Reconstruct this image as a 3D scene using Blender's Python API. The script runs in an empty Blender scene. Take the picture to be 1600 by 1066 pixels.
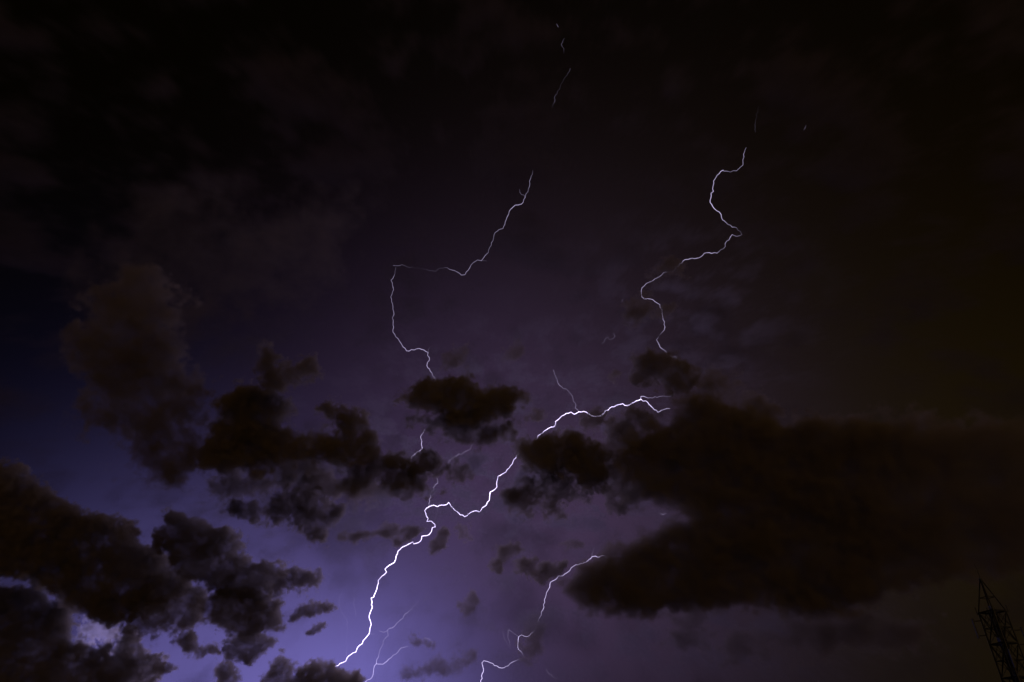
import bpy, bmesh, math, random
import numpy as np
from mathutils import Vector, Matrix

scene = bpy.context.scene
COL = scene.collection
random.seed(7)
RNG = np.random.default_rng(11)

# ------------------------------------------------------------------ camera
EYE = Vector((0.0, 0.0, 1.6))
PITCH = math.radians(33.2)
FPX = 1600 * 24.0 / 36.0            # focal length in pixels of the 1600 px wide photograph
CP, SP = math.cos(PITCH), math.sin(PITCH)
cam_data = bpy.data.cameras.new('camera')
cam_data.lens = 24.0
cam_data.sensor_width = 36.0
cam_data.clip_start = 0.1
cam_data.clip_end = 200000.0
cam = bpy.data.objects.new('camera', cam_data)
cam.location = EYE
cam.rotation_euler = (math.pi / 2 + PITCH, 0, 0)
COL.objects.link(cam)
scene.camera = cam

AX_R = Vector((1, 0, 0))
AX_U = Vector((0, -SP, CP))
AX_F = Vector((0, CP, SP))


def ray(px, py):
    """Direction through a pixel of the photograph, with unit depth along the view axis."""
    return AX_R * ((px - 800.0) / FPX) + AX_U * (-(py - 533.0) / FPX) + AX_F


def at(px, py, depth):
    return EYE + ray(px, py) * depth


# ------------------------------------------------------------------ night sky lit by the storm
world = bpy.data.worlds.new('World')
scene.world = world
world.use_nodes = True
wn, wl = world.node_tree.nodes, world.node_tree.links
wn.clear()
w_out = wn.new('ShaderNodeOutputWorld')
w_bg = wn.new('ShaderNodeBackground')
w_tc = wn.new('ShaderNodeTexCoord')
w_nrm = wn.new('ShaderNodeVectorMath'); w_nrm.operation = 'NORMALIZE'
wl.new(w_tc.outputs['Generated'], w_nrm.inputs[0])
# broad lobes of lightning lit sky: direction, angular radius, linear colour
GLOW = [
    (560, 1120, .100, (.1020, .0910, .3150)),
    (270, 1130, .158, (.1000, .0840, .2800)),
    (740, 800, .200, (.0340, .0197, .0525)),
    (930, 480, .215, (.0056, .0034, .0041)),
    (930, 890, .180, (.0180, .0110, .0240)),
    (1150, 1050, .300, (.0010, .0014, .0016)),
    (1720, 780, .360, (.0034, .0017, .0001)),
    (1500, 810, .210, (.0040, .0025, .0001)),
    (60, 650, .150, (.0002, .0005, .0029)),
]
acc = None
for gx, gy, sg, colr in GLOW:
    d = ray(gx, gy).normalized()
    dot = wn.new('ShaderNodeVectorMath'); dot.operation = 'DOT_PRODUCT'
    wl.new(w_nrm.outputs[0], dot.inputs[0]); dot.inputs[1].default_value = d
    m1 = wn.new('ShaderNodeMath'); m1.operation = 'MULTIPLY_ADD'
    wl.new(dot.outputs['Value'], m1.inputs[0])
    m1.inputs[1].default_value = 1 / sg ** 2; m1.inputs[2].default_value = -1 / sg ** 2
    ex = wn.new('ShaderNodeMath'); ex.operation = 'EXPONENT'
    wl.new(m1.outputs[0], ex.inputs[0])
    sc_ = wn.new('ShaderNodeVectorMath'); sc_.operation = 'MULTIPLY_ADD'
    sc_.inputs[0].default_value = colr
    wl.new(ex.outputs[0], sc_.inputs[1])
    if acc is None:
        sc_.inputs[2].default_value = (.0010, .00062, .00012)   # city light on the overcast
    else:
        wl.new(acc, sc_.inputs[2])
    acc = sc_.outputs[0]
wl.new(acc, w_bg.inputs['Color'])
w_bg.inputs['Strength'].default_value = 1.0
wl.new(w_bg.outputs[0], w_out.inputs['Surface'])
world.cycles.sampling_method = 'MANUAL'
world.cycles.sample_map_resolution = 512

# added to stand in for the unseen town's warm light, low and very soft, from behind the viewer: the only sun lamp, turned down to night
sun_d = bpy.data.lights.new('town_glow_stand_in', 'SUN')
sun_d.energy = .50
sun_d.color = (1.0, .61, .28)
sun_d.angle = math.radians(70)
sun = bpy.data.objects.new('town_glow_stand_in', sun_d)
sun.rotation_euler = (math.radians(88), 0, math.radians(14))
COL.objects.link(sun)

scene.view_settings.view_transform = 'Standard'
scene.view_settings.look = 'None'
scene.view_settings.exposure = 0.0
scene.view_settings.gamma = 1.0
scene.view_settings.use_curve_mapping = False
scene.render.engine = 'CYCLES'
cy = scene.cycles
cy.max_bounces = 4
cy.diffuse_bounces = 2
cy.volume_bounces = 1
cy.transparent_max_bounces = 96
cy.sample_clamp_indirect = 2.0
cy.volume_step_rate = 2.0
cy.volume_max_steps = 512
cy.use_denoising = True


# ------------------------------------------------------------------ helpers
def tag(o, label=None, cat=None, group=None, kind=None):
    if label: o['label'] = label
    if cat: o['category'] = cat
    if group: o['group'] = group
    if kind: o['kind'] = kind
    return o


def empty(name, loc):
    o = bpy.data.objects.new(name, None)
    COL.objects.link(o)
    o.location = loc
    return o


def mesh_obj(name, verts, faces, mat, parent=None, smooth=False):
    me = bpy.data.meshes.new(name)
    me.from_pydata([tuple(v) for v in verts], [], faces)
    me.materials.append(mat)
    if smooth:
        me.polygons.foreach_set('use_smooth', [True] * len(me.polygons))
    me.update()
    o = bpy.data.objects.new(name, me)
    COL.objects.link(o)
    if parent is not None:
        o.parent = parent
    return o


def new_mat(name):
    m = bpy.data.materials.new(name)
    m.use_nodes = True
    m.node_tree.nodes.clear()
    n = m.node_tree.nodes
    out = n.new('ShaderNodeOutputMaterial')
    return m, n, m.node_tree.links, out


# ------------------------------------------------------------------ materials
def metal_mat(name, a, b, scale, rough=.55):
    m, n, l, out = new_mat(name)
    bs = n.new('ShaderNodeBsdfPrincipled')
    tc = n.new('ShaderNodeTexCoord'); ns = n.new('ShaderNodeTexNoise'); cr = n.new('ShaderNodeValToRGB')
    ns.inputs['Scale'].default_value = scale; ns.inputs['Detail'].default_value = 6
    cr.color_ramp.elements[0].color = (*a, 1); cr.color_ramp.elements[1].color = (*b, 1)
    cr.color_ramp.elements[0].position = .35; cr.color_ramp.elements[1].position = .7
    l.new(tc.outputs['Object'], ns.inputs['Vector']); l.new(ns.outputs['Fac'], cr.inputs['Fac'])
    l.new(cr.outputs['Color'], bs.inputs['Base Color'])
    bs.inputs['Roughness'].default_value = rough; bs.inputs['Metallic'].default_value = .3
    l.new(bs.outputs[0], out.inputs['Surface'])
    return m


M_STEEL = metal_mat('weathered_galvanised_steel', (.016, .016, .017), (.03, .03, .031), 3.0)
M_CABLE = metal_mat('black_cable_jacket', (.012, .012, .012), (.03, .03, .03), 8.0, .6)
M_PANEL = metal_mat('grey_radome_plastic', (.02, .02, .02), (.035, .035, .034), 5.0, .5)
M_GROUND = metal_mat('dark_soil', (.03, .025, .018), (.07, .06, .04), .15, .95)

# lightning plasma: gives off light and lets through what is behind it
M_BOLT, n, l, out = new_mat('lightning_plasma')
em = n.new('ShaderNodeEmission'); tr = n.new('ShaderNodeBsdfTransparent'); ad = n.new('ShaderNodeAddShader')
at_ = n.new('ShaderNodeAttribute'); at_.attribute_name = 'plasma_glow'
em.inputs['Color'].default_value = (.72, .62, 1.0, 1)
l.new(at_.outputs['Fac'], em.inputs['Strength'])
l.new(em.outputs[0], ad.inputs[0]); l.new(tr.outputs[0], ad.inputs[1]); l.new(ad.outputs[0], out.inputs['Surface'])
M_BOLT.cycles.emission_sampling = 'NONE'

# cloud: a skin that lets all light through, filled by a scattering volume
M_SKIN, n, l, out = new_mat('cloud_edge')
tr = n.new('ShaderNodeBsdfTransparent'); rgb = n.new('ShaderNodeRGB')
rgb.outputs[0].default_value = (1, 1, 1, 1)
l.new(rgb.outputs[0], tr.inputs['Color']); l.new(tr.outputs[0], out.inputs['Surface'])


def vol_mat(name, sigma, color, aniso):
    m, n, l, out = new_mat(name)
    pv = n.new('ShaderNodeVolumePrincipled')
    pv.inputs['Color'].default_value = (*color, 1)
    pv.inputs['Density'].default_value = sigma
    pv.inputs['Anisotropy'].default_value = aniso
    l.new(pv.outputs[0], out.inputs['Volume'])
    return m


SIGMA = 0.014
M_CLOUD = vol_mat('storm_cloud_droplets', SIGMA, (.58, .49, .36), .35)

# ------------------------------------------------------------------ fractal noise tiles for the cloud shapes
NT = 128


def spectral(beta, lo):
    k = np.fft.fftfreq(NT) * NT
    kz = np.fft.rfftfreq(NT) * NT
    kk = np.sqrt(k[:, None, None] ** 2 + k[None, :, None] ** 2 + kz[None, None, :] ** 2)
    amp = np.where(kk >= lo, np.maximum(kk, 1) ** (-beta), 0.0)
    f = np.fft.rfftn(RNG.standard_normal((NT, NT, NT))) * amp
    a = np.fft.irfftn(f, s=(NT, NT, NT))
    return (a / a.std()).astype(np.float32)


TILE = spectral(1.95, 3)       # billows
TILE2 = spectral(1.6, 5)       # finer wisps


def tile(t, shape, steps=(1.0, 1.0, 1.0)):
    o = RNG.integers(0, NT, 3)
    ix = [((np.arange(s) * st).astype(int) + oo) % NT for s, st, oo in zip(shape, steps, o)]
    return t[np.ix_(*ix)]


def poly_sdf(poly, X, Y):
    """Signed distance to a closed outline, positive inside."""
    p = np.array(poly, float); q = np.roll(p, -1, 0)
    d2 = np.full(X.shape, 1e18); inside = np.zeros(X.shape, bool)
    for (x0, y0), (x1, y1) in zip(p, q):
        ex_, ey = x1 - x0, y1 - y0
        t = np.clip(((X - x0) * ex_ + (Y - y0) * ey) / (ex_ * ex_ + ey * ey + 1e-9), 0, 1)
        d2 = np.minimum(d2, (X - x0 - t * ex_) ** 2 + (Y - y0 - t * ey) ** 2)
        c = ((y0 > Y) != (y1 > Y)) & (X < (x1 - x0) * (Y - y0) / (y1 - y0 + 1e-12) + x0)
        inside ^= c
    return np.where(inside, 1, -1) * np.sqrt(d2)


def fog_nodes(src, lo, hi, res, hull_vox, thr, vmat):
    """Geometry nodes: a grid of numbers (the points of src, attribute fog) becomes a fog volume, or the skin round it."""
    ng = bpy.data.node_groups.new('cloud_volume', 'GeometryNodeTree')
    ng.interface.new_socket('Geometry', in_out='INPUT', socket_type='NodeSocketGeometry')
    ng.interface.new_socket('Geometry', in_out='OUTPUT', socket_type='NodeSocketGeometry')
    n, l = ng.nodes, ng.links
    n.new('NodeGroupInput'); go = n.new('NodeGroupOutput')
    oi = n.new('GeometryNodeObjectInfo'); oi.inputs['Object'].default_value = src
    oi.transform_space = 'ORIGINAL'
    pos = n.new('GeometryNodeInputPosition')
    step = [(h - a) / (r - 1) for a, h, r in zip(lo, hi, res)]
    sub = n.new('ShaderNodeVectorMath'); sub.operation = 'SUBTRACT'; sub.inputs[1].default_value = lo
    l.new(pos.outputs[0], sub.inputs[0])
    dv = n.new('ShaderNodeVectorMath'); dv.operation = 'DIVIDE'; dv.inputs[1].default_value = step
    l.new(sub.outputs[0], dv.inputs[0])
    half = n.new('ShaderNodeVectorMath'); half.operation = 'ADD'; half.inputs[1].default_value = (.5, .5, .5)
    l.new(dv.outputs[0], half.inputs[0])
    fl = n.new('ShaderNodeVectorMath'); fl.operation = 'FLOOR'
    l.new(half.outputs[0], fl.inputs[0])
    dot = n.new('ShaderNodeVectorMath'); dot.operation = 'DOT_PRODUCT'
    dot.inputs[1].default_value = (res[1] * res[2], res[2], 1)
    l.new(fl.outputs[0], dot.inputs[0])
    att = n.new('GeometryNodeInputNamedAttribute'); att.data_type = 'FLOAT'; att.inputs['Name'].default_value = 'fog'
    si = n.new('GeometryNodeSampleIndex'); si.data_type = 'FLOAT'; si.domain = 'POINT'; si.clamp = True
    l.new(oi.outputs['Geometry'], si.inputs['Geometry'])
    l.new(att.outputs[0], si.inputs['Value'])
    l.new(dot.outputs['Value'], si.inputs['Index'])
    vc = n.new('GeometryNodeVolumeCube')
    l.new(si.outputs[0], vc.inputs['Density'])
    vc.inputs['Background'].default_value = 0.0
    vc.inputs['Min'].default_value = lo; vc.inputs['Max'].default_value = hi
    for nm, r in zip(('Resolution X', 'Resolution Y', 'Resolution Z'), res):
        vc.inputs[nm].default_value = r
    if hull_vox is None:
        sm = n.new('GeometryNodeSetMaterial'); sm.inputs['Material'].default_value = vmat
        l.new(vc.outputs[0], sm.inputs['Geometry'])
        l.new(sm.outputs[0], go.inputs[0])
    else:
        vm = n.new('GeometryNodeVolumeToMesh')
        vm.resolution_mode = 'VOXEL_SIZE'
        vm.inputs['Voxel Size'].default_value = hull_vox
        vm.inputs['Threshold'].default_value = thr
        vm.inputs['Adaptivity'].default_value = .15
        l.new(vc.outputs[0], vm.inputs['Volume'])
        l.new(vm.outputs[0], go.inputs[0])
    return ng


def biggest_island(me):
    """Keep the main body of a skin: drop the crumbs that come loose from it."""
    bm = bmesh.new(); bm.from_mesh(me)
    seen, best = set(), []
    for v0 in bm.verts:
        if v0.index in seen: continue
        stack, isl = [v0], []
        seen.add(v0.index)
        while stack:
            v = stack.pop(); isl.append(v)
            for e in v.link_edges:
                w = e.other_vert(v)
                if w.index not in seen:
                    seen.add(w.index); stack.append(w)
        if len(isl) > len(best): best = isl
    keep = set(v.index for v in best)
    bmesh.ops.delete(bm, geom=[v for v in bm.verts if v.index not in keep], context='VERTS')
    bm.to_mesh(me); bm.free()


def fog_object(name, cx, cy_, depth, outline, pad, half_m, vox, nw, field, hull=True, vmat=None, thr=.1):
    """A fog grid hanging at the point seen at (cx, cy_), facing the viewer's place. field(X, Y, ws) gives 0..1 on the grid: X, Y photo pixels of the grid's middle plane, ws metres through the cloud."""
    C = at(cx, cy_, depth)
    f = (C - EYE).normalized()
    u = (AX_R - f * AX_R.dot(f)).normalized()
    v = f.cross(u) * -1.0
    if v.dot(AX_U) < 0: v = -v
    dist = (C - EYE).length
    mpp = depth / FPX
    loc = []
    for px, py in outline:
        r = ray(px, py); r = r * (dist / r.dot(f))
        loc.append((r.dot(u), r.dot(v)))
    loc = np.array(loc)
    x0, y0 = loc.min(0) - pad * mpp
    x1, y1 = loc.max(0) + pad * mpp
    nx = max(10, int((x1 - x0) / (vox * mpp)) + 1)
    ny = max(10, int((y1 - y0) / (vox * mpp)) + 1)
    xs = np.linspace(x0, x1, nx); ys = np.linspace(y0, y1, ny); ws = np.linspace(-half_m, half_m, nw)
    GX, GY = np.meshgrid(xs, ys, indexing='ij')
    P = [GX * u[k] + GY * v[k] + f[k] * dist for k in range(3)]
    dr, du, df = (sum(P[k] * ax[k] for k in range(3)) for ax in (AX_R, AX_U, AX_F))
    D = field(800 + FPX * dr / df, 533 - FPX * du / df, ws).astype(np.float32)      # nx, ny, nw
    D[D < .004] = 0
    D[0] = D[-1] = 0; D[:, 0] = D[:, -1] = 0; D[:, :, 0] = D[:, :, -1] = 0
    lo = (x0, y0, -half_m); hi = (x1, y1, half_m)
    src_me = bpy.data.meshes.new(name + '_samples')
    src_me.vertices.add(nx * ny * nw)
    a = src_me.attributes.new('fog', 'FLOAT', 'POINT')
    a.data.foreach_set('value', np.ascontiguousarray(D).ravel())
    src = bpy.data.objects.new(name + '_samples', src_me)         # never linked to the scene
    M = Matrix.Translation(C) @ Matrix((u, v, -f)).transposed().to_4x4()
    vol = bpy.data.objects.new('vapour' if hull else name, bpy.data.volumes.new(name))
    COL.objects.link(vol)
    vol.data.materials.append(vmat or M_CLOUD)
    vol.data.render.clipping = 0.0
    vol.modifiers.new('cloud_volume', 'NODES').node_group = fog_nodes(src, lo, hi, (nx, ny, nw), None, thr, vmat or M_CLOUD)
    if not hull:
        vol.matrix_world = M
        return vol
    tmp = bpy.data.objects.new('skin_source', bpy.data.meshes.new('skin_source'))
    COL.objects.link(tmp)
    tmp.modifiers.new('skin', 'NODES').node_group = fog_nodes(src, lo, hi, (nx, ny, nw), vox * mpp * 1.6, thr, None)
    dg = bpy.context.evaluated_depsgraph_get()
    me = bpy.data.meshes.new_from_object(tmp.evaluated_get(dg), depsgraph=dg)
    bpy.data.objects.remove(tmp)
    biggest_island(me)
    me.name = name
    me.materials.clear(); me.materials.append(M_SKIN)
    o = bpy.data.objects.new(name, me)
    COL.objects.link(o)
    o.matrix_world = M
    vol.parent = o
    return o


def smooth(a, b, x):
    t = np.clip((x - a) / (b - a), 0, 1)
    return t * t * (3 - 2 * t)


def cloud(name, label, poly, tau, soft, depth, amp=5.0, vox=2.5, pad=22, wisp=.25, fade=None):
    """One cloud: an outline with billowing edges and a rounded body tau / SIGMA metres thick."""
    p = np.array(poly, float)
    cx, cy_ = (p.min(0) + p.max(0)) / 2
    tau *= 1.25 if tau > 2.1 else 1.6
    soft *= .85 if depth > 6900 else 1.1
    half = .62 * tau / SIGMA
    nw = 18
    mpp = depth / FPX

    def field(X, Y, ws):
        s2 = poly_sdf(poly, X, Y)
        shape = X.shape + (len(ws),)
        wstep = max(.5, (ws[1] - ws[0]) / mpp / vox * .35)
        nb = tile(TILE, shape, (1, 1, wstep))
        nf = tile(TILE2, shape, (1, 1, wstep))
        s = s2[:, :, None] + .20 * soft + (3.5 if depth >= 7150 and tau > 3 else .8) + amp * nb + amp * .75 * nf
        prof = np.sqrt(np.clip(smooth(-soft * .28, soft * .72, s), 0, 1))
        wn_ = np.abs(ws)[None, None, :] / (half * .95)
        body = smooth(0.0, .45, prof - wn_ + .12 * nf * (prof > 0))
        if fade:                                   # the cloud thins out towards one side
            body = body * (1 - fade[2] * smooth(fade[0], fade[1], X))[:, :, None]
        return body * smooth(-soft * .28, soft * .72, s) * np.clip(1 + wisp * nf, .15, 2)

    o = fog_object(name, cx, cy_, depth, poly, pad, half, vox, nw, field)
    tag(o, label, 'cloud', 'dark storm clouds in front of the lit sky')
    return o


# ------------------------------------------------------------------ clouds
# label, outline in photo pixels, optical depth, softness px, depth m, edge raggedness px, voxel px
CLOUDS = [
    ('cloud_bank', 'vast brown black cloud bank at the right, its tongue pointing at a bolt',
     [(984, 737), (982, 712), (990, 690), (1000, 678), (1022, 657), (1049, 639), (1075, 629), (1124, 633), (1150, 648), (1190, 650), (1240, 650), (1300, 650), (1400, 650), (1500, 660), (1700, 680), (1700, 880), (1600, 890), (1512, 900), (1425, 922), (1315, 945), (1206, 956), (1119, 944), (1025, 947), (950, 945), (905, 938), (878, 928), (880, 910), (907, 890), (950, 875), (1005, 850), (1040, 828), (1068, 803), (1062, 790), (1010, 780), (988, 765)],
     4.2, 30, 5200, 7, 4.5),
    ('storm_cloud', 'large black cloud mass at the left with a stepped, lumpy upper edge',
     [(-60, 735), (28, 738), (58, 751), (69, 772), (100, 789), (130, 808), (165, 812), (195, 825), (210, 855), (243, 870), (262, 890), (284, 898), (290, 920), (261, 938), (247, 955), (220, 966), (185, 966), (150, 962), (118, 958), (100, 935), (60, 898), (30, 892), (-60, 893)],
     5.0, 16, 7200, 5, 2.5),
    ('storm_cloud', 'dark cloud below the bright torn gap, in the lowest left of the sky',
     [(-60, 890), (-12, 895), (-6, 922), (50, 926), (54, 900), (60, 910), (62, 946), (96, 948), (98, 925), (112, 950), (108, 1012), (138, 1026), (182, 1012), (207, 997), (204, 1012), (222, 1022), (244, 1034), (250, 1047), (240, 1060), (222, 1066), (205, 1078), (190, 1120), (-60, 1120)],
     4.5, 14, 7600, 5, 2.5),
    ('cloud_wisp', 'torn bright lilac scrap of cloud glowing in the gap of the left masses',
     [(116, 980), (135, 970), (160, 976), (182, 984), (190, 1000), (170, 1003), (150, 996), (136, 1014), (120, 1010)], 1.0, 9, 8350, 11, 1.3),
    ('storm_cloud', 'knobbly black cloud with two round heads, right of the large left mass',
     [(254, 806), (271, 804), (292, 810), (312, 808), (323, 828), (350, 830), (364, 841), (385, 849), (376, 861), (388, 870), (405, 880), (429, 889), (443, 897), (429, 920), (409, 928), (378, 930), (343, 923), (319, 906), (296, 908), (296, 890), (268, 884), (262, 868), (248, 857), (245, 842), (252, 825)],
     3.6, 13, 7400, 4.5, 2),
    ('storm_cloud', 'rounded dark cloud hanging just under the knobbly two headed cloud',
     [(316, 937), (343, 925), (378, 925), (412, 932), (440, 940), (446, 954), (440, 975), (405, 980), (391, 990), (374, 993), (347, 983), (326, 965), (311, 954)],
     3.6, 13, 7300, 4, 2),
    ('storm_cloud', 'thin dusky cloud bridging the large left mass and the rounded dark cloud',
     [(235, 925), (262, 930), (290, 922), (316, 932), (320, 958), (295, 984), (240, 990), (205, 978), (235, 955)],
     2.8, 16, 7350, 6, 2.5),
    ('cloud_wisp', 'small grey puff at the shoulder of the large left cloud mass',
     [(190, 830), (196, 818), (212, 819), (217, 832), (210, 843), (195, 842)], 2.0, 9, 7150, 3, 2),
    ('cloud_wisp', 'small ragged scud in the bright strip below the rounded dark cloud',
     [(266, 1004), (283, 989), (300, 990), (310, 1004), (338, 1013), (342, 1020), (312, 1022), (288, 1021), (278, 1011)], 2.2, 8, 7400, 3, 1.8),
    ('storm_cloud', 'small dark cloud with a pointed right side, under the rounded dark cloud',
     [(355, 1010), (370, 1000), (395, 990), (415, 989), (425, 1003), (410, 1021), (395, 1031), (370, 1033), (356, 1028)], 2.6, 10, 7500, 3.5, 2),
    ('cloud_wisp', 'tiny dark tuft beside the brightest patch of low sky at the left',
     [(247, 1042), (258, 1036), (270, 1040), (266, 1050), (252, 1052)], 2.2, 7, 7600, 3, 1.8),
    ('storm_cloud', 'small cloud rising from the lower picture edge left of the two bottom puffs',
     [(338, 1045), (352, 1033), (363, 1040), (374, 1064), (368, 1095), (332, 1095)], 2.4, 9, 7700, 3.5, 2),
    ('storm_cloud', 'upright puff of cloud at the lower picture edge, next to the bolt foot',
     [(412, 1060), (425, 1042), (440, 1030), (456, 1040), (462, 1058), (470, 1095), (405, 1095)], 2.6, 10, 7700, 4, 2),
    ('storm_cloud', 'black domed cloud hiding the foot of the brightest bolt',
     [(458, 1072), (474, 1054), (485, 1043), (500, 1036), (521, 1043), (545, 1051), (566, 1066), (574, 1095), (455, 1095)], 4.0, 9, 7800, 3, 1.8),
    ('cloud_wisp', 'ragged grey scrap of cloud level with the middle of the brightest bolt',
     [(420, 905), (442, 893), (470, 887), (492, 889), (502, 905), (497, 921), (480, 916), (460, 924), (438, 928)], 2.2, 10, 7300, 5, 2),
    ('cloud_wisp', 'spiky streak of scud directly left of the brightest bolt',
     [(455, 966), (462, 951), (485, 941), (500, 941), (515, 945), (527, 950), (500, 956), (475, 967)], 1.8, 7, 7300, 3, 1.8),
    ('cloud_wisp', 'short slanted sliver of scud low beside the brightest bolt',
     [(478, 990), (490, 979), (508, 972), (510, 976), (495, 987)], 1.3, 5, 7300, 2, 1.8),
    ('storm_cloud', 'ragged cloud with see through upper parts, below the pair of blunt black clouds',
     [(366, 797), (380, 785), (408, 790), (425, 772), (455, 760), (482, 762), (507, 778), (527, 790), (522, 810), (500, 836), (475, 831), (455, 816), (430, 812), (400, 809), (375, 806)],
     2.7, 15, 6800, 6, 2.2),
    ('cloud_wisp', 'thin mottled veil above the ragged see through cloud',
     [(340, 770), (370, 748), (420, 740), (470, 745), (520, 735), (560, 750), (600, 765), (560, 785), (500, 765), (440, 765), (380, 785)],
     1.3, 20, 6900, 11, 3),
    ('storm_cloud', 'big blunt black cloud with a flat base, the larger of the pair',
     [(317, 735), (318, 703), (332, 680), (342, 652), (342, 627), (355, 612), (375, 602), (405, 598), (428, 606), (436, 630), (450, 640), (442, 664), (460, 680), (485, 692), (487, 718), (460, 729), (400, 733), (350, 733)],
     5.0, 18, 6000, 5, 2.5),
    ('storm_cloud', 'dim brown cloud hovering over the big blunt black cloud',
     [(407, 556), (422, 547), (437, 565), (460, 566), (485, 567), (492, 580), (472, 600), (442, 608), (412, 597), (398, 575)],
     2.4, 18, 5800, 6, 2.5),
    ('storm_cloud', 'black cloud with a curled crest, the smaller of the pair',
     [(502, 640), (520, 634), (540, 642), (560, 650), (577, 667), (587, 690), (585, 712), (568, 722), (537, 723), (500, 722), (490, 706), (498, 682), (518, 668), (532, 657), (520, 650)],
     3.8, 14, 6100, 5, 2.2),
    ('cloud_wisp', 'faint brown cloud skirt hanging below the curled crest cloud',
     [(530, 720), (575, 722), (605, 715), (615, 740), (660, 735), (690, 745), (650, 762), (600, 768), (555, 775), (540, 750)],
     1.9, 18, 6300, 9, 2.5),
    ('storm_cloud', 'black centre cloud that swallows the end of the upper left bolt',
     [(628, 624), (641, 612), (662, 601), (682, 604), (696, 596), (712, 587), (729, 587), (742, 600), (759, 612), (778, 606), (797, 610), (815, 620), (803, 630), (789, 642), (776, 650), (760, 658), (748, 670), (722, 670), (703, 664), (694, 649), (675, 647), (652, 647), (640, 636)],
     4.5, 13, 6000, 5, 2.2),
    ('cloud_wisp', 'brownish haze trailing under the black centre cloud',
     [(655, 655), (700, 655), (760, 655), (800, 648), (812, 660), (775, 690), (745, 688), (710, 676), (672, 678)],
     1.9, 18, 6100, 8, 2.5),
    ('cloud_wisp', 'faint smoky lump above the black centre cloud',
     [(697, 555), (708, 545), (728, 542), (738, 556), (730, 572), (712, 575), (698, 570)], 1.2, 16, 6000, 5, 2.5),
    ('cloud_wisp', 'very faint smudge of cloud up and right of the black centre cloud',
     [(775, 548), (795, 540), (815, 545), (812, 556), (790, 560)], .6, 14, 6000, 5, 2.5),
    ('storm_cloud', 'narrow black cloud with a toothed top, crossed by the left bolt between its two pieces',
     [(603, 724), (614, 716), (628, 712), (643, 716), (660, 709), (681, 709), (697, 722), (696, 733), (680, 737), (650, 735), (620, 731)],
     3.4, 9, 6300, 3.5, 2),
    ('cloud_wisp', 'round dusky puff at the right end of the narrow toothed cloud',
     [(695, 733), (708, 724), (724, 726), (729, 738), (722, 750), (703, 752)], 1.3, 11, 6350, 3.5, 2),
    ('cloud_wisp', 'dusky patch of cloud under the narrow toothed cloud, by the bolt fork',
     [(612, 752), (640, 745), (662, 750), (668, 768), (640, 780), (600, 782), (575, 785), (590, 765)], 1.1, 14, 6400, 6, 2.5),
    ('storm_cloud', 'black whale shaped cloud that cuts the brightest bolt in two',
     [(808, 690), (822, 683), (837, 685), (859, 679), (887, 675), (902, 690), (931, 702), (944, 718), (944, 745), (936, 760), (918, 760), (887, 742), (850, 732), (819, 724), (806, 706)],
     5.0, 12, 6300, 4, 2.2),
    ('cloud_wisp', 'long brown shred of cloud under the whale shaped cloud',
     [(792, 768), (800, 756), (822, 748), (850, 748), (890, 756), (912, 768), (900, 785), (870, 797), (835, 792), (805, 786)],
     2.6, 17, 6500, 8, 2.5),
    ('cloud_wisp', 'murky lilac patch of cloud between the whale shaped cloud and the brown bank',
     [(940, 700), (965, 670), (990, 650), (1010, 655), (1000, 690), (985, 720), (985, 770), (950, 790), (925, 770), (945, 740)],
     2.4, 20, 6400, 9, 2.8),
    ('cloud_wisp', 'small dark lump right under the bright level stretch of the main bolt',
     [(911, 655), (928, 641), (950, 638), (954, 654), (938, 663), (918, 663)], 1.2, 9, 6500, 4, 2),
    ('cloud_wisp', 'small round smudge above the left end of the whale shaped cloud',
     [(828, 650), (835, 641), (848, 642), (852, 653), (840, 660)], 1.1, 9, 6500, 4, 2),
    ('cloud_wisp', 'small dark speck of cloud in the clear sky above the level bolt',
     [(954, 588), (958, 579), (967, 582), (968, 590), (960, 594)], 1.0, 8, 6500, 3, 2),
    ('storm_cloud', 'grey cloud at the lower end of the right upper bolt',
     [(1003, 556), (1013, 545), (1043, 552), (1063, 568), (1070, 584), (1090, 590), (1075, 604), (1053, 602), (1015, 603), (996, 595), (1000, 574)],
     1.8, 16, 5800, 6, 2.5),
    ('cloud_wisp', 'dim grey streak of cloud slanting down to the top of the brown bank',
     [(1068, 585), (1110, 582), (1150, 600), (1195, 625), (1220, 650), (1170, 650), (1130, 632), (1095, 618), (1068, 606)], 1.2, 20, 5700, 7, 3),
    ('cloud_wisp', 'dark bow tie shaped smudge beside the curl of the right upper bolt',
     [(973, 478), (986, 460), (1008, 460), (1022, 476), (1045, 480), (1048, 492), (1030, 497), (1012, 492), (1000, 502), (983, 494)], 1.1, 13, 5600, 5, 2.5),
    ('cloud_wisp', 'dark smudge where the right upper bolt is broken off',
     [(1028, 415), (1050, 404), (1068, 412), (1066, 430), (1045, 432), (1030, 428)], .9, 13, 5500, 5, 2.5),
    ('storm_cloud', 'tall dim cloud at the left, fading upwards into the black sky',
     [(140, 480), (200, 420), (262, 430), (275, 500), (281, 560), (318, 590), (327, 618), (302, 650), (280, 660), (292, 681), (298, 705), (306, 735), (285, 750), (240, 748), (205, 733), (190, 705), (180, 675), (152, 655), (132, 632), (140, 600), (130, 570), (118, 520)],
     1.6, 44, 5600, 11, 3.5),
    ('cloud_wisp', 'high dark sheet of cloud above the tall dim cloud',
     [(120, 430), (180, 330), (300, 290), (450, 310), (560, 350), (540, 400), (470, 430), (420, 470), (330, 500), (270, 520), (180, 520)],
     .2, 95, 5000, 20, 6),
    ('cloud_wisp', 'flat thin scud left of the kink in the main bolt',
     [(533, 842), (560, 832), (595, 828), (622, 820), (646, 821), (657, 829), (640, 838), (600, 836), (560, 842)], 1.4, 8, 6800, 3.5, 2),
    ('cloud_wisp', 'little dark scrap just right of the kink in the main bolt',
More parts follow.
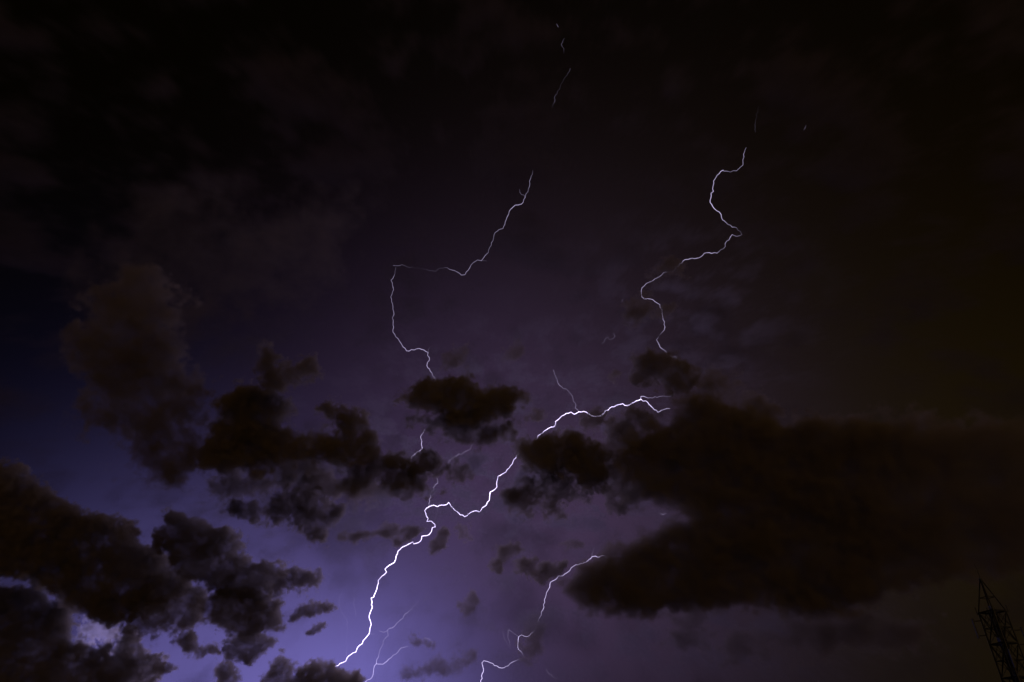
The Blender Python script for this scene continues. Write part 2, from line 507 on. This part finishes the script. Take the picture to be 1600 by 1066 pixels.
     [(672, 850), (680, 838), (692, 826), (698, 836), (690, 850), (678, 856)], 1.1, 7, 6800, 3.5, 2),
    ('cloud_wisp', 'dark fragment below the lowest dip of the main bolt',
     [(712, 834), (718, 823), (730, 826), (745, 838), (738, 843), (722, 841)], 1.0, 7, 6800, 3.5, 2),
    ('cloud_wisp', 'feathery arched cloud, the upper of two beside the lower right bolt',
     [(768, 880), (782, 858), (800, 851), (818, 859), (802, 867), (786, 872), (776, 886)], 1.5, 9, 6700, 3.5, 2),
    ('cloud_wisp', 'feathery arched cloud, the lower and darker of two beside the lower right bolt',
     [(806, 896), (818, 881), (835, 872), (849, 878), (862, 881), (880, 879), (874, 895), (858, 902), (846, 912), (830, 901), (815, 898)], 2.2, 9, 6700, 3.5, 2),
    ('cloud_wisp', 'brownish rounded puff above the start of the lower right bolt',
     [(870, 850), (888, 838), (904, 842), (910, 855), (895, 858)], 1.0, 10, 6700, 4, 2),
    ('cloud_wisp', 'small isolated hook shaped cloud between the two low bolts',
     [(721, 951), (732, 936), (740, 927), (749, 938), (741, 953), (729, 957)], .8, 8, 6900, 4, 2),
    ('cloud_wisp', 'small curved wisp over the fork of the faint low bolt',
     [(638, 1003), (652, 998), (668, 1000), (680, 1008), (668, 1011), (650, 1008)], .9, 6, 6900, 3, 2),
    ('cloud_wisp', 'blurred smoky column beside the lower right bolt',
     [(815, 1030), (822, 1000), (818, 975), (832, 968), (845, 985), (838, 1015), (828, 1038)], .7, 15, 6800, 6, 2.5),
    ('cloud_wisp', 'dim shapeless cloud hanging below the tongue of the brown bank',
     [(1035, 955), (1080, 945), (1110, 960), (1100, 1000), (1065, 1015), (1045, 995)], .8, 26, 6400, 9, 3.5),
    ('cloud_wisp', 'long low dusky cloud along the lower picture edge, left of the tower',
     [(1150, 990), (1250, 970), (1350, 975), (1450, 985), (1480, 1010), (1400, 1000), (1300, 1010), (1200, 1030), (1140, 1030)], .7, 28, 6000, 12, 5),
    ('cloud_wisp', 'pale shredded cloud by the lowest dip of the lower right bolt',
     [(640, 1056), (660, 1036), (690, 1030), (720, 1028), (740, 1034), (720, 1046), (690, 1052), (665, 1060)], .7, 11, 6900, 6, 2.5),
]
for nm, lab, poly, tau, soft, dep, amp, vox in CLOUDS:
    if nm == 'cloud_bank':
        cloud(nm, lab, poly, tau, soft, dep, amp, vox, wisp=.10, fade=(1200, 1640, .55))
    else:
        cloud(nm, lab, poly, tau, soft, dep, amp, vox)


# a thin uneven sheet of cloud behind the bolts
def veil_field(X, Y, ws):
    shape = X.shape + (len(ws),)
    a = tile(TILE, shape, (.8, 1.1, .5)) + .4 * tile(TILE, shape, (2, 3.0, 1))
    thick = (1.25 - .40 * smooth(520, 640, Y) - .25 * smooth(850, 1000, Y) + .75 * np.exp(-((Y - 735) / 90) ** 2 - ((X - 720) / 420) ** 2) - .35 * np.exp(-((Y - 1010) / 130) ** 2 - ((X - 640) / 200) ** 2))
    return np.clip(-.05 + .38 * a, 0, 1.1) * thick[:, :, None] * (1 - (np.abs(ws) / ws[-1]) ** 2)[None, None, :]


M_VEIL = vol_mat('thin_high_cloud', .0016, (.3, .26, .24), .4)
veil = fog_object('cloud_veil', 800, 533, 11200, [(-80, -60), (1680, -60), (1680, 1130), (-80, 1130)], 0, 500, 5, 10, veil_field, hull=False, vmat=M_VEIL)
tag(veil, kind='stuff')


# ragged low scud drifting between the clouds, too shredded to count
def scud_field(X, Y, ws):
    shape = X.shape + (len(ws),)
    a = tile(TILE, shape, (.9, 1.5, .6)) + .45 * tile(TILE2, shape, (1, 1.4, .6))
    g = lambda x, y, sx, sy: np.exp(-((X - x) / sx) ** 2 - ((Y - y) / sy) ** 2)
    m = 1.0 * g(720, 745, 260, 75) + .8 * g(430, 740, 170, 60) + .7 * g(930, 740, 120, 90) + .5 * g(1080, 500, 140, 110) + .55 * g(1120, 990, 200, 60) + .35 * g(830, 960, 160, 110) + .5 * g(330, 900, 150, 80) + .4 * g(760, 620, 160, 90)
    return np.clip(.75 * a - .12, 0, 1.5) * np.clip(m, 0, 1.1)[:, :, None] * (1 - (np.abs(ws) / ws[-1]) ** 2)[None, None, :]


M_SCUD = vol_mat('scud_droplets', .0042, (.5, .45, .43), .35)
scud = fog_object('cloud_scud', 780, 720, 7000, [(200, 330), (1400, 330), (1400, 1110), (200, 1110)], 0, 230, 2.6, 10, scud_field, hull=False, vmat=M_SCUD)
tag(scud, kind='stuff')

# ------------------------------------------------------------------ lightning
BOLT_DEPTH = 10000.0


def channel(name, pts, parent, radius, heat, seed=0, rough=.9):
    """A stroke along photo points; heat may change along it: points are (x, y) or (x, y, factor)."""
    r = random.Random(seed)
    P = [(p[0], p[1], p[2] if len(p) > 2 else 1.0) for p in pts]
    fine = [P[0]]
    for a, b in zip(P, P[1:]):
        d = math.hypot(b[0] - a[0], b[1] - a[1])
        k = max(1, int(d / 3.5))
        nx, ny = -(b[1] - a[1]) / (d + 1e-6), (b[0] - a[0]) / (d + 1e-6)
        for i in range(1, k):
            t = i / k; j = r.gauss(0, .8) * rough
            fine.append((a[0] + (b[0] - a[0]) * t + nx * j, a[1] + (b[1] - a[1]) * t + ny * j, a[2] + (b[2] - a[2]) * t))
        fine.append(b)
    flick = 0.0; dz = 0.0; c3 = []; hts = []
    n_ = len(fine)
    for i, (x, y, h) in enumerate(fine):
        dz = dz * .97 + r.gauss(0, 18)
        c3.append(at(x, y, BOLT_DEPTH + dz))
        e = min(i, n_ - 1 - i)
        flick = flick * .8 + r.gauss(0, .16); hts.append(h * heat * max(.35, 1 + flick))
    verts, faces, hv = [], [], []
    S = 6
    for i, p in enumerate(c3):
        d = (c3[min(i + 1, n_ - 1)] - c3[max(i - 1, 0)]).normalized()
        u = d.cross(AX_F).normalized(); v = d.cross(u)
        rad = .8 * radius * BOLT_DEPTH / FPX * (.35 + .65 * min(1, fine[i][2]))
        for k in range(S):
            q = 2 * math.pi * k / S
            verts.append(p + (u * math.cos(q) + v * math.sin(q)) * rad); hv.append(hts[i])
        if i:
            for k in range(S):
                a0, a1 = (i - 1) * S + k, (i - 1) * S + (k + 1) % S
                faces.append((a0, a1, a1 + S, a0 + S))
    faces.append(tuple(range(S - 1, -1, -1))); faces.append(tuple(range((n_ - 1) * S, n_ * S)))
    base = parent.location if parent is not None else c3[0]
    o = mesh_obj(name, [q - base for q in verts], faces, M_BOLT, parent)
    a = o.data.attributes.new('plasma_glow', 'FLOAT', 'POINT')
    a.data.foreach_set('value', hv)
    if parent is None:
        o.location = base
    return o


def flash(name, px, py, depth, power, parent, radius=120.0, color=(.50, .44, 1.0)):
    """The light of the discharge."""
    ld = bpy.data.lights.new(name, 'POINT')
    ld.energy = power; ld.color = color; ld.shadow_soft_size = radius
    o = bpy.data.objects.new(name, ld)
    COL.objects.link(o)
    o.location = at(px, py, depth) - (parent.location if parent else Vector())
    if parent: o.parent = parent
    return o


GROUP = 'lightning bolts in the night sky'


def bolt(label, px, py):
    e = empty('lightning_bolt', at(px, py, BOLT_DEPTH))
    return tag(e, label, 'lightning', GROUP)


MAIN = [(516, 1043), (525, 1041), (531, 1037), (540, 1033.5), (542.5, 1028), (548, 1023), (556, 1019), (558.5, 1012), (566, 1006), (570.5, 998), (577, 990), (578, 982), (580, 976), (577, 966), (578, 958.5), (582, 948.5), (580, 934.5), (585, 929.5), (589, 920), (591, 907), (596.6, 900.5), (604, 894), (601.5, 889.5), (608, 883.5), (616, 879), (619, 869), (622, 861), (631, 854), (640, 849.5), (645, 847), (646.5, 850), (654, 848), (657.5, 845), (659, 838), (670.5, 835.5), (674, 831), (675.6, 824.5), (680, 823.5), (679.5, 819.5), (674, 814.5), (667, 815), (669, 810.5), (666, 806), (663.5, 798), (670, 792), (677.5, 789.5), (684, 792), (686, 790), (694, 789.5), (701, 785), (707.5, 794), (714, 799.5), (719, 804.5), (726, 807.5), (732.5, 803), (736, 800.5), (744, 798), (749, 800), (751, 798), (754, 793), (760, 789), (764.5, 782), (765, 777.5), (766, 769), (776.5, 761), (778, 744.4, .9), (790.6, 737.5, .85), (797.5, 728, .8), (806, 715.6, .75), (813, 703, .45), (818, 696, .02), (836, 689, .02), (840.6, 681, .6), (850, 674, .8), (861, 667.5), (865.6, 667), (872, 656), (878, 650), (892, 644), (897, 647.5), (912.5, 643), (925, 650), (937.5, 650.6), (953, 637.5), (973.5, 631), (980, 634), (1001.5, 624)]
b = bolt('brightest, thickest lightning bolt, winding from the lower left up past the whale shaped cloud', 600, 890)
channel('channel', MAIN, b, .68, 1.5, 1)
channel('branch', [(1001.5, 624, 1), (1009, 626.5), (1020, 637.5), (1028, 644.5), (1037.5, 640), (1047, 638.5, .5)], b, 0.66, 0.806, 2)
channel('branch', [(1001, 624), (1001.5, 619.5), (1006, 619.5), (1012.5, 622, .6), (1037.5, 619, .5), (1042, 620, .6), (1054.5, 615, .2)], b, 0.55, 0.434, 3)
channel('branch', [(864.6, 578, .6), (868.4, 589, .6), (874, 602, .9), (887.4, 610.5, .5), (893.7, 618, .5), (895.8, 627, .6), (900, 633, .7), (898.8, 637.6, .8), (904, 642, .6)], b, 0.47, 0.236, 4)
channel('branch', [(681, 743, .4), (684, 754.7, .9), (680, 758, .8), (672, 773, .7), (671, 790.6, 1)], b, 0.51, 0.372, 5)
channel('branch', [(684, 793, .6), (683, 801, .5), (678, 812, .4)], b, 0.39, 0.099, 6)
channel('branch', [(713, 779, .4), (709, 786, .7), (706, 792, .6)], b, 0.39, 0.087, 7)
channel('branch', [(555, 916, .2), (553, 945, .6), (556, 963, .4)], b, 0.39, 0.087, 8)
channel('branch', [(534, 925, .3), (530, 937, .6), (533, 955, .4), (543, 972, .6), (541.5, 1000, .3), (541, 1020, .6), (541, 1033, .8)], b, 0.39, 0.081, 9)
channel('branch', [(570, 1008, .3), (564, 1009, .6), (559, 1013, 1)], b, 0.39, 0.136, 10)
channel('branch', [(586, 991, .3), (581, 991, .6), (577, 990, 1)], b, 0.39, 0.136, 11)
channel('tip', [(476, 1060.5, .3), (482, 1059.5), (488.5, 1058), (492, 1055.5, .8), (496, 1054, .3)], b, 0.55, 0.558, 12)
for (fx, fy) in ((530, 1036), (558, 1012), (577, 985), (580, 955), (588, 920), (602, 892), (622, 862), (650, 847), (676, 828), (668, 805), (695, 790), (722, 806), (750, 798), (766, 770), (795, 730), (865, 665), (905, 646), (960, 637), (1000, 625)):
    flash('flash_light', fx, fy, BOLT_DEPTH + 250, 9e6, b, 20)

b = bolt('thin lightning bolt descending left of centre from the dark top into the black centre cloud', 700, 430)
channel('channel', [(832.6, 266, .15), (832, 272, .4), (829, 279.4, .7), (825, 299.5, .8), (820.5, 308.7, .9), (815, 319), (805, 320.7), (798, 327), (792, 340), (786, 357, .8), (779.5, 359, .8), (772, 367, .6), (770.4, 376, .7), (765, 387, .5), (763, 394.7, .7), (757.6, 400), (752, 407.5), (746, 406.4), (739, 411), (734, 418.5), (726.5, 429.4, .9), (721, 430, .8), (706, 422, .7), (699, 418.4, .35), (688, 419, .25), (681, 424, .2), (671.6, 423, .15), (655, 419, .05), (640.5, 418.4, .2), (628, 413.7, .3), (614, 415, .45)], b, 0.47, 0.248, 21)
channel('channel', [(618.5, 418, .2), (617, 428, .3), (614, 435, .7), (613, 442, .8), (615, 453, .6), (610.5, 464, .6), (614, 479, .7), (615.6, 491.6, 1), (613, 497, .8), (614, 519, .9), (624, 533, .9), (635, 548.3), (655, 544.7), (669, 551), (671, 563), (667, 571), (675, 583), (682, 597, .8), (680, 603, .4), (679, 611, .1)], b, 0.49, 0.327, 22)
channel('branch', [(820.5, 308.7, .8), (812.5, 301, .7), (811.7, 296, .3)], b, 0.37, 0.149, 23)
channel('branch', [(752, 407.5, .7), (761, 408, .3)], b, 0.33, 0.099, 24)
channel('branch', [(669, 551, .7), (671.6, 543, .3)], b, 0.33, 0.109, 25)
channel('channel', [(664, 670.7, .5), (657, 683, .9), (659, 689.5), (658.5, 695), (660, 700.7), (656, 704.5), (648, 710), (642, 717.6, .7), (638, 722, .1)], b, 0.53, 0.422, 26)
channel('branch', [(659, 699), (662, 704, .9), (664, 711, .6)], b, 0.40, 0.298, 27)
channel('branch', [(667.5, 703.4, .5), (675, 703.2, .6), (683.5, 703.6, .3)], b, 0.33, 0.079, 28)

b = bolt('short faint lightning streak just right of the narrow toothed cloud', 715, 710)
channel('channel', [(701, 727, .5), (702, 720, .9), (709, 715), (717, 709.5), (721, 710), (735, 701.6), (740.7, 693, .4)], b, 0.40, 0.208, 29)

b = bolt('thin curling lightning bolt on the upper right, ending in the grey cloud', 1080, 400)
channel('channel', [(1166, 230.7, .4), (1161.7, 241.5, .7), (1161, 258, .6), (1151, 267, .5), (1141, 269, .3), (1131, 267.5, .6), (1130, 266), (1120.5, 274), (1115, 282.7), (1113.4, 295.4), (1109.6, 316.5, 1.3), (1116, 326), (1124, 331.5), (1127.4, 340), (1134.5, 348, .8), (1144, 355, .9), (1151, 356, .4), (1157, 362, .3), (1159, 367, .5), (1151, 369.5, .8), (1144, 366.6), (1139, 375), (1133, 380.7, .9), (1130, 389, .6), (1120.4, 395.7, .8), (1104, 395), (1092, 403), (1071, 405.6), (1062, 412.6, .5), (1052, 424, .15), (1046, 425, .05), (1041, 425, .4), (1026.6, 434.6, .9), (1010, 443), (1003, 450), (1002, 459.5), (1007, 467.5), (1019.6, 468), (1031, 476), (1034.6, 487.6), (1036, 499.4), (1039, 511), (1034.6, 519.5, .5), (1030, 525, .05), (1025.7, 531, .7), (1030, 539), (1040.7, 549.5), (1043.5, 557, .8), (1055, 557, .3), (1062, 563, .5), (1063, 574, .1)], b, 0.49, 0.397, 31)
channel('branch', [(1186, 165, .15), (1181, 186, .4), (1180, 199, .7), (1180.4, 207, .4)], b, 0.33, 0.074, 32)
channel('branch', [(1000, 526, .3), (1010, 525.5, .6), (1018, 526, .3)], b, 0.33, 0.045, 33)

b = bolt('lightning bolt rising from the lower edge to the tip of the dark tongue', 850, 950)
channel('channel', [(962, 869, .3), (955, 871, .8), (947.5, 872, .9), (941, 867.5), (935, 871), (925, 870), (914, 879), (900, 882.5), (892.5, 887.5), (886, 895), (879, 900), (872.5, 900), (867.5, 906), (860, 910), (859, 917.5), (854, 926), (850.5, 937.5), (850, 949), (846, 961, .9), (842.5, 966, .5), (840, 975, .1), (836, 984, .2), (830, 990, .7), (825, 995, .9), (815, 992, .8), (810.5, 995), (810, 1015, .8), (816, 1021, .4), (819, 1027, .1), (812, 1030, .2), (806, 1032.5, .8), (800, 1035), (794, 1040.5), (784, 1044), (772.5, 1040), (762.5, 1034), (756, 1032.5), (753, 1036), (754, 1040), (755.5, 1046, .9), (751, 1067, .9), (749, 1090, .8)], b, 0.56, 0.471, 41)
channel('branch', [(810.5, 995), (802, 989, .7), (795, 984, 1), (794, 986), (793.5, 995, .7), (796, 1002, .6), (797, 1010, .3)], b, 0.33, 0.139, 42)
channel('branch', [(787, 983, .3), (787, 995, .7), (792, 1004, .5), (797, 1012, .4)], b, 0.33, 0.090, 43)
channel('branch', [(925, 870), (926.5, 862, .6), (927, 855, .3)], b, 0.33, 0.124, 44)

b = bolt('faint forked lightning bolt rising from the lower edge right of the brightest bolt', 590, 1035)
channel('channel', [(560, 1085), (570.5, 1066), (574.4, 1062.5), (581, 1059), (583.5, 1050), (585, 1040.7), (588, 1037.4), (588.5, 1031, .8), (592, 1022, .8), (593.7, 1015.5, .8), (598.5, 1007, .7), (600.5, 999, .7), (606.7, 993, .6), (606, 983.7, .7), (616, 979, .6), (620, 974, .5), (626.6, 968, .5), (633, 959.5, .6), (643, 952, .3), (655, 938, .15)], b, 0.49, 0.405, 51)
channel('branch', [(588, 1037.4), (598.5, 1038), (605, 1033), (611, 1028), (614, 1024), (621, 1020), (626.5, 1012.6, .8), (638, 1010, .5)], b, 0.46, 0.354, 52)
channel('branch', [(606, 984.6, .8), (598.5, 988, .8), (592, 985.6, .4)], b, 0.38, 0.211, 53)
channel('branch', [(658, 1000, .3), (665, 997, .8), (671, 999, .8), (676, 1005, .5)], b, 0.38, 0.153, 54)

b = bolt('faintest lightning streak near the upper edge of the sky, in three pieces', 870, 100)
channel('channel', [(891, 107, .8), (886, 117.6, .4), (881, 123.6, .4), (876, 132.6, .5), (874, 140, .6), (866, 152, .8), (867, 159, 1), (864, 163, .4), (863.5, 168, .2)], b, 0.37, 0.065, 61)
channel('channel', [(882, 60, .5), (877, 69.5, .9), (881, 76, .6), (881, 84, .1)], b, 0.37, 0.065, 62)
channel('channel', [(869.5, 37, .4), (871, 40), (872.5, 42.5, .7)], b, 0.47, 0.099, 63)

b = bolt('tiny squiggle of lightning in the clear sky left of the broken right bolt', 950, 528)
channel('channel', [(940, 537, .4), (944, 534.5, .7), (945.7, 529.4), (949.5, 527), (952, 530.7, .6), (958, 529.4, .7), (961, 525.6, .9), (957.6, 520, .4)], b, 0.37, 0.099, 71)
o = channel('lightning_bolt', [(1031, 802, .5), (1036, 804.3), (1041, 802, .5)], None, 0.47, 0.248, 72)
tag(o, 'minute bright arc of lightning at the edge of the brown bank', 'lightning', GROUP)
o = channel('lightning_bolt', [(1259.5, 196, .5), (1258, 200), (1256, 203.5, .5)], None, 0.40, 0.079, 73)
tag(o, 'minute lone fleck of lightning in the dark upper right sky', 'lightning', GROUP)
o = channel('lightning_bolt', [(853, 1045, .6), (858, 1053), (864, 1058, .8), (872, 1061, .3)], None, 0.37, 0.079, 74)
tag(o, 'short faint curved lightning streak right of the lower right bolt foot', 'lightning', GROUP)
o = channel('lightning_bolt', [(973.5, 467, .6), (971.5, 471.5, .8)], None, 0.40, 0.074, 75)
tag(o, 'minute fleck of lightning left of the bow tie smudge', 'lightning', GROUP)
o = channel('lightning_bolt', [(766, 685, .4), (770, 683.5), (775, 684.5, .6), (781, 686, .5)], None, 0.33, 0.090, 76)
tag(o, 'minute spark of lightning under the haze of the black centre cloud', 'lightning', GROUP)
b = bolt('small bright glint of lightning cut by the lower edge of the photo at far left', 207, 1063)
channel('channel', [(200, 1068), (205, 1064), (209, 1062.5), (214, 1063, .5)], b, 0.59, 0.595, 77)
flash('flash_light', 150, 988, 8750, 1.9e7, b, 40, (.28, .29, 1.0))
flash('flash_light', 225, 1060, 9200, 4e7, b, 60)

# ------------------------------------------------------------------ ground
def grid_ground():
    verts, faces = [], []
    rings = [0, 30, 90, 200, 400, 1000, 3000, 9000, 30000, 60000]
    N = 48
    verts.append((0, 0, 0))
    for i, r_ in enumerate(rings[1:]):
        for k in range(N):
            q = 2 * math.pi * k / N
            z = 0 if r_ < 100 else -min(2.0, r_ * .001) + random.uniform(-.3, .3) * (r_ > 300)
            verts.append((r_ * math.cos(q), r_ * math.sin(q), z))
    for k in range(N):
        faces.append((0, 1 + k, 1 + (k + 1) % N))
    for i in range(len(rings) - 2):
        a, b_ = 1 + i * N, 1 + (i + 1) * N
        for k in range(N):
            faces.append((a + k, b_ + k, b_ + (k + 1) % N, a + (k + 1) % N))
    o = mesh_obj('ground', verts, faces, M_GROUND)
    tag(o, kind='structure')


grid_ground()

# ------------------------------------------------------------------ lattice tower
TB = Vector((83.28, 124.76, 0))
tower = empty('lattice_tower', TB)
tag(tower, 'black steel lattice mast with a pyramid top in the lower right corner', 'tower')
vdir = Vector((TB.x, TB.y, 0)).normalized()            # away from the camera
sdir = Vector((vdir.y, -vdir.x, 0))                    # to the right
ROT = math.radians(6)


def corner(k, r_):
    """k: 0 right, 1 far, 2 left, 3 near."""
    q = ROT + k * math.pi / 2
    return (sdir * math.cos(q) + vdir * math.sin(q)) * r_


def radius(z):
    return 2.05 + max(0, (17 - z)) * .055


def bar(name, a, b_, w, mat=None, parent=None, sides=4):
    """A straight member from a to b (tower coordinates)."""
    d = (b_ - a); L = d.length; d.normalize()
    ref = Vector((0, 0, 1)) if abs(d.z) < .9 else Vector((1, 0, 0))
    u = d.cross(ref).normalized(); v = d.cross(u)
    verts = []
    for p in (a, b_):
        for k in range(sides):
            q = 2 * math.pi * (k + .5) / sides
            verts.append(p + (u * math.cos(q) + v * math.sin(q)) * w * .707)
    faces = [(k, (k + 1) % sides, (k + 1) % sides + sides, k + sides) for k in range(sides)]
    faces += [tuple(range(sides - 1, -1, -1)), tuple(range(sides, 2 * sides))]
    return mesh_obj(name, verts, faces, mat or M_STEEL, parent or tower)


Z = [0.0, 3.5, 7.0, 10.4, 13.6, 16.8, 19.4, 22.0, 24.5, 27.1]
UP = Vector((0, 0, 1))
for k in range(4):
    bar('leg', corner(k, radius(0)), corner(k, radius(17)) + UP * 17, .24, sides=6)
    bar('leg', corner(k, radius(17)) + UP * 17, corner(k, 2.05) + UP * 27.25, .21, sides=6)
    f = bar('footing', corner(k, radius(0)) - UP * .2, corner(k, radius(0)) + UP * .45, .9)
for i, z in enumerate(Z):
    if i == 0: continue
    main = i in (5, 7, 9)
    for k in range(4):
        bar('crossbar', corner(k, radius(z)) + UP * z, corner((k + 1) % 4, radius(z)) + UP * z, .20 if main else .11)
    if main:   # plan bracing with a small landing
        bar('plan_brace', corner(0, radius(z)) + UP * (z - .06), corner(2, radius(z)) + UP * (z - .06), .13)
        bar('plan_brace', corner(1, radius(z)) + UP * (z + .1), corner(3, radius(z)) + UP * (z + .1), .13)
        for k in range(4):
            a = (corner(k, radius(z)) + corner((k + 1) % 4, radius(z))) * .5
            c_ = (corner((k + 1) % 4, radius(z)) + corner((k + 2) % 4, radius(z))) * .5
            bar('plan_brace', a + UP * (z + .02), c_ + UP * (z + .02), .11)
for i in range(len(Z) - 1):
    z0, z1 = Z[i], Z[i + 1]
    for k in range(4):
        # single diagonals meeting in a K at the middle of each double bay, as the legs need
        a, c_ = corner(k, radius(z0)) + UP * z0, corner((k + 1) % 4, radius(z0)) + UP * z0
        m = (corner(k, radius(z1)) + corner((k + 1) % 4, radius(z1))) * .5 + UP * z1
        bar('tie', a, m, .06)
        bar('tie', c_ + UP * .03, corner(k, radius(z1)) + UP * (z1 - .1), .055)
        if i % 2 == 1:
            bar('brace', a, m, .10); bar('brace', c_, m, .10)
        else:
            d0 = corner(k, radius(z1)) + UP * z1; d1 = corner((k + 1) % 4, radius(z1)) + UP * z1
            m0 = (a + c_) * .5
            bar('brace', m0, d0, .10); bar('brace', m0 + UP * .02, d1, .10)
APEX = UP * 32.65
for k in range(4):
    bar('pyramid_leg', corner(k, 2.05) + UP * 27.1, corner(k, .06) + APEX, .17, sides=6)
    zm = 29.5; rm = 2.05 * (32.65 - zm) / (32.65 - 27.1)
    bar('crossbar', corner(k, rm) + UP * zm, corner((k + 1) % 4, rm) + UP * zm, .10)
bar('apex_plate', APEX - UP * .25, APEX + UP * .12, .34)
rod = bar('lightning_rod', APEX, APEX + UP * 1.5 + sdir * .05, .07, sides=6)
bar('rod_tip', APEX + UP * 1.5 + sdir * .05, APEX + UP * 2.75 - sdir * .10, .05, parent=rod, sides=6)
# vertical whip aerials on the top ring
for k, dz0, dz1 in ((2, -.3, 1.0), (0, -.2, .95)):
    p = corner(k, 2.3)
    w = bar('whip_aerial', p + UP * (27.1 + dz0), p + UP * (27.1 + dz1), .11, sides=6)
    bar('clamp', corner(k, 2.0) + UP * 27.0, p + UP * 27.0, .12, parent=w)
# panel aerials on outriggers
for k, zt, zb in ((2, 26.1, 23.1), (0, 24.2, 21.3), (1, 24.6, 21.9), (3, 20.6, 17.9)):
    p = corner(k, 3.3)
    pa = bar('panel_aerial', p + UP * zb, p + UP * zt, .26, M_PANEL)
    for zz in (zt - .25, zb + .4):
        bar('bracket', corner(k, radius(zz)) + UP * zz, p + UP * zz, .16, parent=pa)
    bar('cap', p + UP * zt, p + UP * (zt + .16), .32, M_CABLE, parent=pa)
# ladder and cable run up the inside of the mast
for s in (-.28, .28):
    bar('ladder_rail', vdir * -.9 + sdir * s, vdir * -.9 + sdir * s + UP * 28.1, .09)
for i in range(90):
    z = .4 + i * .305
    bar('ladder_rung', vdir * -.9 + sdir * -.28 + UP * z, vdir * -.9 + sdir * .28 + UP * z, .035)
tray = bar('cable_tray', vdir * .25 - sdir * .1, vdir * .25 - sdir * .1 + UP * 27.6, .12)
for j in range(14):
    x = -.62 + j * .095
    bar('feeder_cable', vdir * (.12 + .04 * (j % 3)) + sdir * x, vdir * (.12 + .04 * (j % 3)) + sdir * x + UP * (27.9 - .5 * (j % 4)), .075, M_CABLE, sides=6)
# radio units and junction boxes strapped round the cable run
for z, s, h, w in ((27.3, .1, 1.5, .75), (24.6, .35, 1.2, .7), (22.3, -.25, 1.3, .95), (22.2, .65, 1.0, .6), (19.4, .4, 1.6, .8), (17.1, .2, 1.4, 1.0), (15.0, .5, 1.3, .9)):
    bx = bar('radio_unit', vdir * -.25 + sdir * s + UP * (z - h / 2), vdir * -.25 + sdir * s + UP * (z + h / 2), w * .8, M_PANEL)
    bar('mount', vdir * .1 + sdir * s + UP * z, vdir * -.2 + sdir * s + UP * z, .12, parent=bx)
